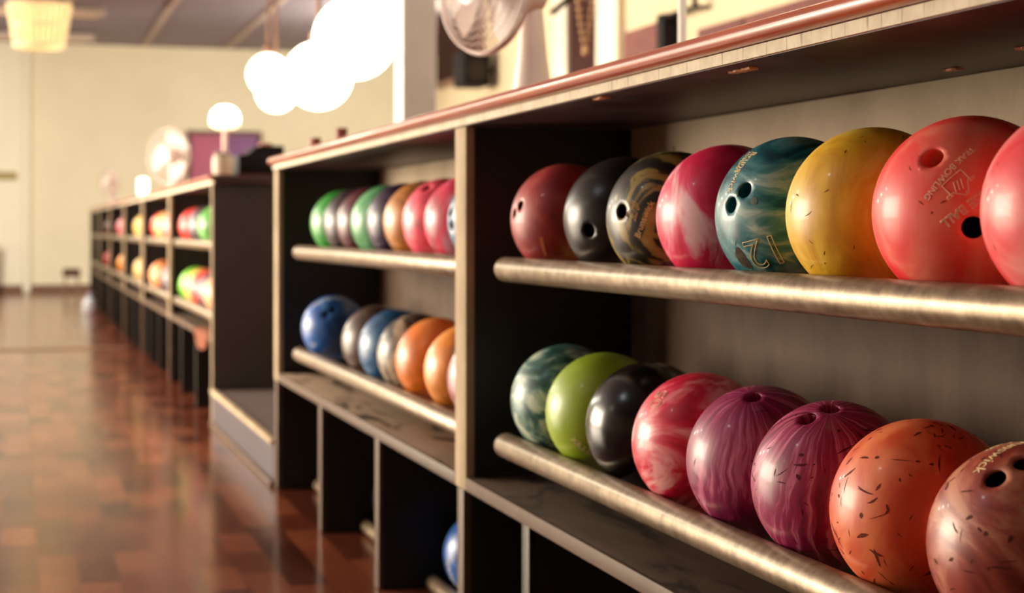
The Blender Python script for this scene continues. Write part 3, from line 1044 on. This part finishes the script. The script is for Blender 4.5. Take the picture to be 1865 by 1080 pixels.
def fan(label, loc, R, hc, az, tilt=0.0, wires=72, fwd=0.42):
    """desk fan: LOC on the counter, cage radius R, cage centre HC above it, facing azimuth AZ"""
    f = thing('desk_fan', label, 'fan', loc, 'white desk fans on the counters')
    D = Vector((math.cos(az) * math.cos(tilt), math.sin(az) * math.cos(tilt), math.sin(tilt)))
    Q = Vector((0, 0, 1)).rotation_difference(D).to_matrix()
    off = Vector((0, 0, hc)) + D * (R * fwd)
    P = lambda x, y, z: Q @ Vector((x, y, z)) + off
    MB().lathe([(0.001, 0.001), (R * 0.62, 0.001), (R * 0.64, 0.010), (R * 0.55, 0.022), (R * 0.30, 0.035), (R * 0.22, 0.055), (0.001, 0.055)], n=40).build('base', M['fan'], f)
    MB().lathe([(R * 0.34, 0.05), (R * 0.24, hc * 0.5), (R * 0.17, hc * 0.86), (R * 0.14, hc * 0.98), (0.001, hc)], n=28).build('post', M['fan'], f)
    MB().lathe([(0.001, -R * (fwd + 0.20)), (R * 0.20, -R * (fwd + 0.18)), (R * 0.30, -R * (fwd + 0.08)), (R * 0.33, -R * 0.30), (R * 0.30, -R * 0.24), (0.001, -R * 0.23)], c=off, n=28, M=Q).build('motor_housing', M['fan'], f)
    cg = MB()
    ring = lambda rr, z, t, n=56: cg.tube([P(rr * math.cos(2 * PI * k / n), rr * math.sin(2 * PI * k / n), z) for k in range(n + 1)], t, 8, False)
    ring(R, 0, R * 0.035)
    ring(R * 0.985, 0.012, R * 0.02)
    for k in range(wires):
        t = 2 * PI * k / wires
        pr = [(0.30, 0.33), (0.55, 0.31), (0.78, 0.24), (0.93, 0.12), (0.99, 0.0)]
        cg.tube([P(R * a * math.cos(t + 0.25 * (1 - a)), R * a * math.sin(t + 0.25 * (1 - a)), R * b) for a, b in pr], 0.0011, 4, False)
        pr = [(0.30, -0.26), (0.6, -0.26), (0.85, -0.18), (0.99, 0.0)]
        if k % 2 == 0:
            cg.tube([P(R * a * math.cos(t), R * a * math.sin(t), R * b) for a, b in pr], 0.0011, 4, False)
    for a, b in ((0.42, 0.325), (0.55, 0.31), (0.67, 0.28), (0.78, 0.24), (0.87, 0.18)):
        ring(R * a, R * b, 0.001, 40)
    cg.build('cage', M['fan'], f, 60)
    MB().lathe([(0.001, R * 0.35), (R * 0.26, R * 0.345), (R * 0.31, R * 0.325), (R * 0.31, R * 0.31), (0.001, R * 0.31)], c=off, n=32, M=Q).build('hub_badge', M['fan'], f)
    MB().lathe([(0.001, -R * 0.22), (R * 0.16, -R * 0.22), (R * 0.17, R * 0.05), (R * 0.1, R * 0.1), (0.001, R * 0.1)], c=off, n=24, M=Q).build('blade_hub', M['fan_blade'], f)
    for j in range(3):
        vs = []
        nu, nv = 8, 8
        for i in range(nu + 1):
            rr = R * (0.12 + 0.74 * i / nu)
            wd = 0.75 + 0.25 * math.sin(PI * i / nu)
            for q in range(nv + 1):
                s = (q / nv - 0.5)
                t = 2 * PI * j / 3 + s * 1.7 * wd + 0.25 * i / nu
                vs.append((rr * math.cos(t), rr * math.sin(t), -R * 0.07 + s * R * 0.16))
        top = [P(x, y, z + 0.0012) for x, y, z in vs]
        bot = [P(x, y, z - 0.0012) for x, y, z in vs]
        m = len(vs)
        fs = []
        for i in range(nu):
            for q in range(nv):
                a = i * (nv + 1) + q
                fs.append((a, a + 1, a + nv + 2, a + nv + 1))
                fs.append((m + a, m + a + nv + 1, m + a + nv + 2, m + a + 1))
        rim = [q for q in range(nv + 1)] + [i * (nv + 1) + nv for i in range(1, nu + 1)] + [nu * (nv + 1) + q for q in range(nv - 1, -1, -1)] + [i * (nv + 1) for i in range(nu - 1, 0, -1)]
        for i in range(len(rim)):
            a, b2 = rim[i], rim[(i + 1) % len(rim)]
            fs.append((a, m + a, m + b2, b2))
        MB().add(top + bot, fs).build('blade', M['fan_blade'], f, 50)
    return f


TOPZ = TOP_B + 0.0457
fan('near white desk fan with clear dished cage on the counter', (0.345, 0.66, TOPZ), 0.163, 0.332, math.radians(205), 0, 84, 0.95)
fan('large blurred white desk fan on the far counter beside the purple door', (0.265, 9.40, TOPZ), 0.205, 0.29, math.radians(222), 0, 40)
fan('farthest small white desk fan near the end of the far counter', (0.23, 17.4, TOPZ), 0.165, 0.31, math.radians(222), 0, 40)

# ------------------------------------------------------------------ things on the far counter
M['lamp_glow'] = glow('lit_lamp_shade', (255, 250, 226), 9.0)
M['lamp_dim'] = glow('lit_lamp_bowl', (255, 236, 190), 2.2)
M['lamp_stem'] = plain('lamp_stem_white', (226, 196, 186), 0.4)
lp = thing('table_lamp', 'glowing table lamp on a thin stem on the far counter', 'table lamp', (0.15, 5.435, TOPZ))
MB().lathe([(0.001, 0.001), (0.06, 0.001), (0.06, 0.012), (0.015, 0.02), (0.001, 0.02)], n=24).build('base', M['lamp_stem'], lp)
MB().tube([(0, 0, 0.015), (0, 0, 0.29)], 0.013, 14).build('stem', M['lamp_stem'], lp)
MB().lathe([(0.001, 0.262), (0.05, 0.266), (0.078, 0.285), (0.08, 0.30), (0.001, 0.30)], n=32).build('shade_bowl', M['lamp_dim'], lp, 60)
MB().lathe([(0.001, 0.301), (0.076, 0.301), (0.078, 0.325), (0.066, 0.36), (0.035, 0.385), (0.001, 0.39)], n=32).build('lamp_shade', M['lamp_glow'], lp, 60)

M['dark_box'] = plain('black_appliance', (24, 21, 22), 0.6, spec=0.12)
bx = thing('cash_register', 'black cash register box at the near end of the far counter', 'cash register', (0.255, 4.92, TOPZ))
MB().box(-0.115, 0.12, -0.13, 0.14, 0.001, 0.105, 0.008).build('body', M['dark_box'], bx)
MB().prism([(-0.07, 0.106), (0.11, 0.106), (0.11, 0.150), (-0.02, 0.150)], -0.10, 0.12).build('keypad_housing', M['dark_box'], bx)
MB().box(0.0, 0.06, -0.06, 0.0, 0.151, 0.165, 0.003).build('button', plain('register_button_pink', (180, 120, 116), 0.5), bx)
jg = thing('canister', 'pale rounded canister beside the black register on the far counter', 'canister', (0.062, 4.80, TOPZ))
MB().lathe([(0.001, 0.001), (0.045, 0.001), (0.048, 0.01), (0.05, 0.07), (0.044, 0.095), (0.001, 0.095)], n=32).build('body', plain('canister_cream', (196, 182, 162), 0.45), jg)
MB().lathe([(0.046, 0.0955), (0.040, 0.108), (0.02, 0.116), (0.001, 0.118)], n=32).build('lid', plain('canister_lid_grey', (150, 134, 128), 0.45), jg)
ln = thing('lantern', 'small glowing white cylinder lamp on the far counter between two fans', 'lamp', (0.155, 11.4, TOPZ))
MB().lathe([(0.001, 0.001), (0.045, 0.001), (0.045, 0.02), (0.001, 0.02)], n=24).build('base', M['dark_box'], ln)
MB().lathe([(0.001, 0.021), (0.042, 0.021), (0.044, 0.17), (0.03, 0.185), (0.001, 0.187)], n=24).build('lamp_shade', glow('lit_cylinder', (255, 250, 232), 4.0), ln, 60)
ty = tag(MB().lathe([(0.001, 0.0), (0.10, 0.0), (0.13, 0.03), (0.125, 0.032), (0.098, 0.006), (0.001, 0.006)], n=32).build('tray', M['dark_box'], None, 60, (0.33, 12.2, TOPZ + 0.04)), 'dark round tray on a stand behind the glowing cylinder lamp', 'tray')
MB().lathe([(0.001, -0.04), (0.06, -0.04), (0.02, -0.02), (0.02, -0.0005), (0.001, -0.0005)], n=24).build('foot', M['dark_box'], ty)
M['redcup'] = plain('small_red_cup', (150, 84, 72), 0.5)
for (x, y, h, t) in ((0.08, 1.82, 0.056, 'taller of two small reddish cups on the second counter top'), (0.08, 2.29, 0.05, 'shorter of two small reddish cups, beside the end of the second counter top')):
    tag(MB().lathe([(0.001, 0.001), (0.016, 0.001), (0.020, h), (0.018, h), (0.015, 0.005), (0.001, 0.005)], n=24).build('cup', M['redcup'], None, 50, (x, y, TOPZ)), t, 'cup', 'small cups on the second counter top')

# cloth hanging over the far rack's shelf edge, item on the floor, stool at the far wall
cl = MB()
vs, n = [], 14
for i in range(n + 1):
    a = i / n
    y = 4.78 + 0.62 * a
    dep = 0.085 * math.sin(PI * min(1, max(0, a))) ** 0.6 + 0.002
    for (x, z) in ((0.06, SHELF_T + 0.003), (-0.004, SHELF_T + 0.004), (-0.010, SHELF_T - 0.006), (-0.011 - 0.004 * math.sin(9 * a), SHELF_T - dep * 0.55), (-0.010 + 0.004 * math.sin(7 * a), SHELF_T - dep)):
        vs.append((x, y, z))
k = 5
m = len(vs)
back = [(x - 0.003 if z < SHELF_T else x, y, z + (0.003 if z >= SHELF_T else 0)) for x, y, z in vs]
fs = []
for i in range(n):
    for j in range(k - 1):
        a = i * k + j
        fs += [(a, a + 1, a + k + 1, a + k), (m + a, m + a + k, m + a + k + 1, m + a + 1)]
for i in range(n):
    for a, b2 in ((i * k, (i + 1) * k), (i * k + k - 1, (i + 1) * k + k - 1)):
        fs.append((a, b2, m + b2, m + a))
tag(cl.add(vs + back, fs).build('cloth', plain('orange_cloth', (118, 64, 40), 0.8), None, 60), 'orange cloth hanging over the shelf edge of the first far rack', 'cloth')
bg = thing('plastic_bag', 'small white and blue bag on the floor in front of the farthest racks', 'bag', (-0.12, 15.6, 0))
bp = [(0.001, 0.002), (0.07, 0.002), (0.085, 0.05), (0.08, 0.12), (0.05, 0.17), (0.025, 0.19), (0.045, 0.23), (0.001, 0.232)]
MB().lathe(bp, n=20).build('body', plain('bag_white', (206, 206, 216), 0.5, var=0.3, scale=14), bg)
MB().lathe([(0.0265, 0.184), (0.031, 0.19), (0.0265, 0.196)], n=20).build('tie', plain('bag_tie_blue', (90, 110, 160), 0.5), bg)
st = thing('stool', 'dark low stool against the far wall beside the last rack', 'stool', (-0.16, 20.9, 0))
MB().box(-0.12, 0.12, -0.12, 0.12, 0.26, 0.38, 0.02).build('seat', plain('stool_brown', (92, 64, 52), 0.6), st)
for sx in (-1, 1):
    for sy in (-1, 1):
        MB().tube([(sx * 0.09, sy * 0.09, 0.002), (sx * 0.085, sy * 0.085, 0.262)], 0.012, 10).build('leg', M['metal'], st)

tag(MB().box(-1.32, -0.90, FAR - 0.075, FAR - 0.053, 1.66, 1.775, 0.006).build('wall_sign_plate', plain('olive_plate', (176, 158, 108), 0.6), None, 40), 'plain olive plate fixed to the pilaster of the far wall', 'sign')
cb = thing('low_cupboard', 'brown low cupboard standing against the pilaster at the picture edge', 'cupboard', (-1.56, FAR - 0.29, 0))
MB().box(-0.32, 0.32, -0.18, 0.18, 0.05, 0.74, 0.006).build('body', plain('cupboard_brown', (150, 100, 66), 0.6), cb)
MB().box(-0.34, 0.34, -0.20, 0.19, 0.741, 0.765, 0.006).build('top', plain('cupboard_top', (124, 82, 56), 0.6), cb)
MB().box(-0.30, 0.30, -0.15, 0.16, 0.001, 0.049).build('plinth', M['dark_box'], cb)

# ------------------------------------------------------------------ ceiling things near the far wall
M['rattan'] = plain('rattan_slats', (246, 226, 180), 0.6, var=0.1, Emission_Color=lin((255, 222, 166)), Emission_Strength=0.4)
M['rattan_core'] = glow('lit_rattan_core', (255, 222, 166), 0.9)
rp = thing('rattan_pendant', 'tapered slatted rattan lamp shade hanging under the ceiling near the far wall', 'ceiling lamp', (-0.647, 16.9, 3.08))
sl = MB()
for kk in range(26):
    t = 2 * PI * kk / 26
    r0, r1 = 0.27, 0.355
    sl.tube([(r0 * math.cos(t), r0 * math.sin(t), 0.0), (r1 * math.cos(t), r1 * math.sin(t), 0.50)], 0.022, 6)
for (r0, z) in ((0.275, 0.01), (0.315, 0.25), (0.355, 0.49)):
    sl.tube([(r0 * math.cos(2 * PI * q / 40), r0 * math.sin(2 * PI * q / 40), z) for q in range(41)], 0.02, 8, False)
sl.build('slatted_shade', M['rattan'], rp, 60)
MB().lathe([(0.001, 0.05), (0.235, 0.05), (0.30, 0.48), (0.001, 0.48)], n=24).build('diffuser', M['rattan_core'], rp, 60)
MB().tube([(0, 0, 0.48), (0, 0, 0.596)], 0.02, 8).build('rod', M['cord'], rp)
for (y, x1, t) in ((17.6, 0.14, 'tan ceiling batten crossing behind the rattan lamp, nearer of two'), (20.4, 0.14, 'tan ceiling batten close to the far wall, farther of two')):
    bt = thing('ceiling_batten', t, 'ceiling batten', (x1, y, CEIL - 0.026), 'tan ceiling battens near the far wall')
    MB().box(-3.2, 0, -0.075, 0.075, -0.10, -0.002, 0.02).build('housing', M['strip'], bt)
    MB().box(-3.1, -0.1, -0.04, 0.04, -0.112, -0.101, 0.004).build('diffuser', plain('batten_diffuser', (226, 196, 160), 0.5), bt)

# ------------------------------------------------------------------ bar wall things
tag(MB().box(2.90, 2.998, 3.60, 4.94, 0.002, 2.10, 0.004).build('tall_cabinet', plain('mauve_brown_cabinet', (112, 76, 72), 0.7, spec=0.05)), 'dark mauve tall cabinet on the bar wall, larger of the pair', 'cabinet')
o = MB().box(2.90, 2.998, 4.965, 5.59, 0.002, 2.10, 0.004).build('tall_cabinet', plain('mauve_brown_cabinet_door', (108, 74, 72), 0.7, spec=0.05))
tag(o, 'dark mauve tall cabinet with a small blue sticker on the bar wall', 'cabinet')
MB().box(2.892, 2.8995, 5.15, 5.28, 1.98, 2.04, 0.002).build('sticker', plain('blue_sticker', (92, 84, 160), 0.5), o)
o = thing('tall_cabinet', 'short mauve cupboard with a black side edge beside the white pole', 'cabinet', (2.9, 6.1, 0))
MB().box(0, 0.098, 0.11, 0.70, 0.002, 2.22, 0.004).build('body', plain('mauve_cupboard', (118, 80, 76), 0.7, spec=0.05), o)
MB().box(-0.01, 0.098, 0.0, 0.108, 0.002, 2.26, 0.004).build('edge_post', M['dark_box'], o)
pl = thing('pole', 'thin white pole standing on the counter top in front of the bar', 'pole', (0.50, 0.055, TOPZ))
MB().tube([(0, 0, 0.004), (0, 0, CEIL - TOPZ - 0.004)], 0.0095, 16).build('shaft', plain('pole_white', (250, 244, 236), 0.5, var=0.02), pl)
MB().lathe([(0.001, 0.0005), (0.03, 0.0005), (0.03, 0.004), (0.012, 0.010), (0.001, 0.010)], n=24).build('foot', M['white_trim'], pl)
ch = MB()
for sd in (-1, 1):
    P0, P1 = Vector((sd * 0.044, 0, 0)), Vector((sd * 0.003, 0, 0.0))
    n = 52
    for q in range(n):
        u = q / (n - 1)
        p = P1.lerp(P0, min(1, u * 7) ** 0.85)
        p.z = 1.855 * u
        ch.lathe([(0.0004, -0.0125), (0.009, -0.010), (0.0125, 0.0), (0.009, 0.010), (0.0004, 0.0125)], c=p, n=10)
ch.lathe([(0.0004, -0.02), (0.012, -0.016), (0.018, 0.0), (0.012, 0.016), (0.0004, 0.02)], c=(0, 0, 0.25), n=12)
ch.lathe([(0.0004, -0.03), (0.014, -0.024), (0.016, -0.01), (0.008, 0.004), (0.0004, 0.005)], c=(0, 0, -0.012), n=12)
tag(ch.build('hanging_bead_chain', plain('brass_beads', (206, 166, 122), 0.4, 0.3), None, 60, (1.746, 4.265, 1.822)), 'looped brass bead chain hanging in front of the dark doorway', 'chain')
o = thing('wall_speaker', 'black loudspeaker mounted high on the bar wall behind the fan', 'loudspeaker', (2.80, 10.2, 2.14))
MB().box(-0.12, 0.12, -0.17, 0.17, 0, 0.30, 0.02).build('cabinet_box', M['dark_box'], o)
MB().tube([(0.10, 0, 0.15), (0.198, 0, 0.15)], 0.02, 10).build('bracket', M['bracket'], o)
MB().lathe([(0.001, 0.0), (0.085, 0.0), (0.09, 0.006), (0.001, 0.004)], n=24, c=(-0.0, -0.1705, 0.13), M=Matrix.Rotation(PI / 2, 3, 'X')).build('cone', M['bracket'], o)
o = tag(MB().box(2.965, 2.998, 10.5, 12.1, 2.28, 3.05, 0.004).build('picture_board', plain('board_brown_frame', (120, 88, 70), 0.5)), 'dark brown framed board on the bar wall beside the grey column', 'notice board')
MB().box(2.955, 2.9645, 10.56, 12.04, 2.34, 2.99).build('board_face', plain('board_dark', (50, 32, 26), 0.8, spec=0.05), o)
o = thing('wall_bracket', 'black slanted metal arm fixed to the bar wall near the dark doorway', 'bracket', (2.998, 5.977, 2.93))
MB().tube([(-0.01, 0, 0), (-0.79, 0.24, -0.685)], 0.019, 10).build('arm', M['dark_box'], o)
MB().box(-0.012, 0.0, -0.07, 0.07, -0.1, 0.1, 0.003).build('wall_plate', M['dark_box'], o)
o = thing('wall_rail', 'black bracketed rail on the bar wall between the mauve cabinets', 'rail', (2.99, 5.85, 2.24))
MB().tube([(-0.08, -0.24, 0), (-0.08, 0.24, 0)], 0.014, 10).build('bar', M['dark_box'], o)
MB().tube([(-0.08, -0.2, 0.006), (-0.08, -0.2, 0.30)], 0.016, 10).build('upright', M['dark_box'], o)
MB().tube([(-0.08, -0.22, 0), (0.006, -0.22, 0)], 0.012, 10).build('bracket', M['dark_box'], o)
MB().tube([(-0.08, 0.22, 0), (0.006, 0.22, 0)], 0.012, 10).build('bracket', M['dark_box'], o)


# ------------------------------------------------------------------ light
def area(name, loc, rot, sx, sy, power, col):
    l = bpy.data.lights.new(name, 'AREA')
    l.shape = 'RECTANGLE'
    l.size, l.size_y = sx, sy
    l.energy = power
    l.color = col
    o = bpy.data.objects.new(name, l)
    C.objects.link(o)
    o.location = loc
    o.rotation_euler = rot
    return o


def lamp(name, loc, power, col, r=0.07):
    l = bpy.data.lights.new(name, 'AREA')
    l.shape = 'DISK'
    l.size = 2 * r
    l.energy = power
    l.color = col
    o = bpy.data.objects.new(name, l)
    C.objects.link(o)
    o.location = loc
    return o


def bulb(name, loc, power, col, r=0.15):
    l = bpy.data.lights.new(name, 'POINT')
    l.shadow_soft_size = r
    l.energy = power
    l.color = col
    o = bpy.data.objects.new(name, l)
    C.objects.link(o)
    o.location = loc
    return o


WARM = (1.0, 0.97, 0.80)
# added unseen area light from the hall side, for the racks and ball highlights
l = area('added_side_light', (-7.3, 6.4, 1.75), (0, 0, 0), 9.0, 2.9, 1520, (1.0, 0.87, 0.68))
l.rotation_euler = Vector((1.0, -0.26, 0)).normalized().to_track_quat('-Z', 'Y').to_euler()
l.data.spread = math.radians(125)
# ceiling lamps of the hall, with added bulbs among them
lamp('ceiling_lamp_light', (-2.7, -0.5, CEIL - 0.03), 9, (0.86, 0.93, 1.0), 0.04)
lamp('ceiling_lamp_light', (-6.2, 0.9, CEIL - 0.03), 16, WARM, 0.06)
lamp('ceiling_lamp_light', (-4.4, 8.0, CEIL - 0.03), 120, WARM, 0.3)
lamp('ceiling_lamp_light', (-4.4, 14.0, CEIL - 0.03), 500, WARM, 0.3)
bulb('added_far_light', (-2.9, 17.0, 2.75), 345, (1.0, 0.96, 0.74))  # added unseen bulb that brightens the far wall
bulb('added_far_light', (3.9, 16.6, 2.7), 460, (1.0, 0.96, 0.74))  # added bulb out of sight past the bar wall, same purpose
lamp('ceiling_lamp_light', (1.7, 8.5, CEIL - 0.03), 18, WARM, 0.2)
lamp('ceiling_lamp_light', (1.5, 3.2, CEIL - 0.03), 20, WARM, 0.2)
lamp('ceiling_lamp_light', (0.6, -2.0, CEIL - 0.03), 70, WARM, 0.2)

W = bpy.data.worlds.new('world')
bpy.context.scene.world = W
W.use_nodes = True
W.node_tree.nodes['Background'].inputs['Color'].default_value = (1.0, 0.9, 0.75, 1)
W.node_tree.nodes['Background'].inputs['Strength'].default_value = 0.5

sc = bpy.context.scene
sc.view_settings.view_transform = 'Standard'
sc.view_settings.look = 'None'
sc.view_settings.exposure = 0.0
sc.view_settings.gamma = 1.0
sc.view_settings.use_curve_mapping = False
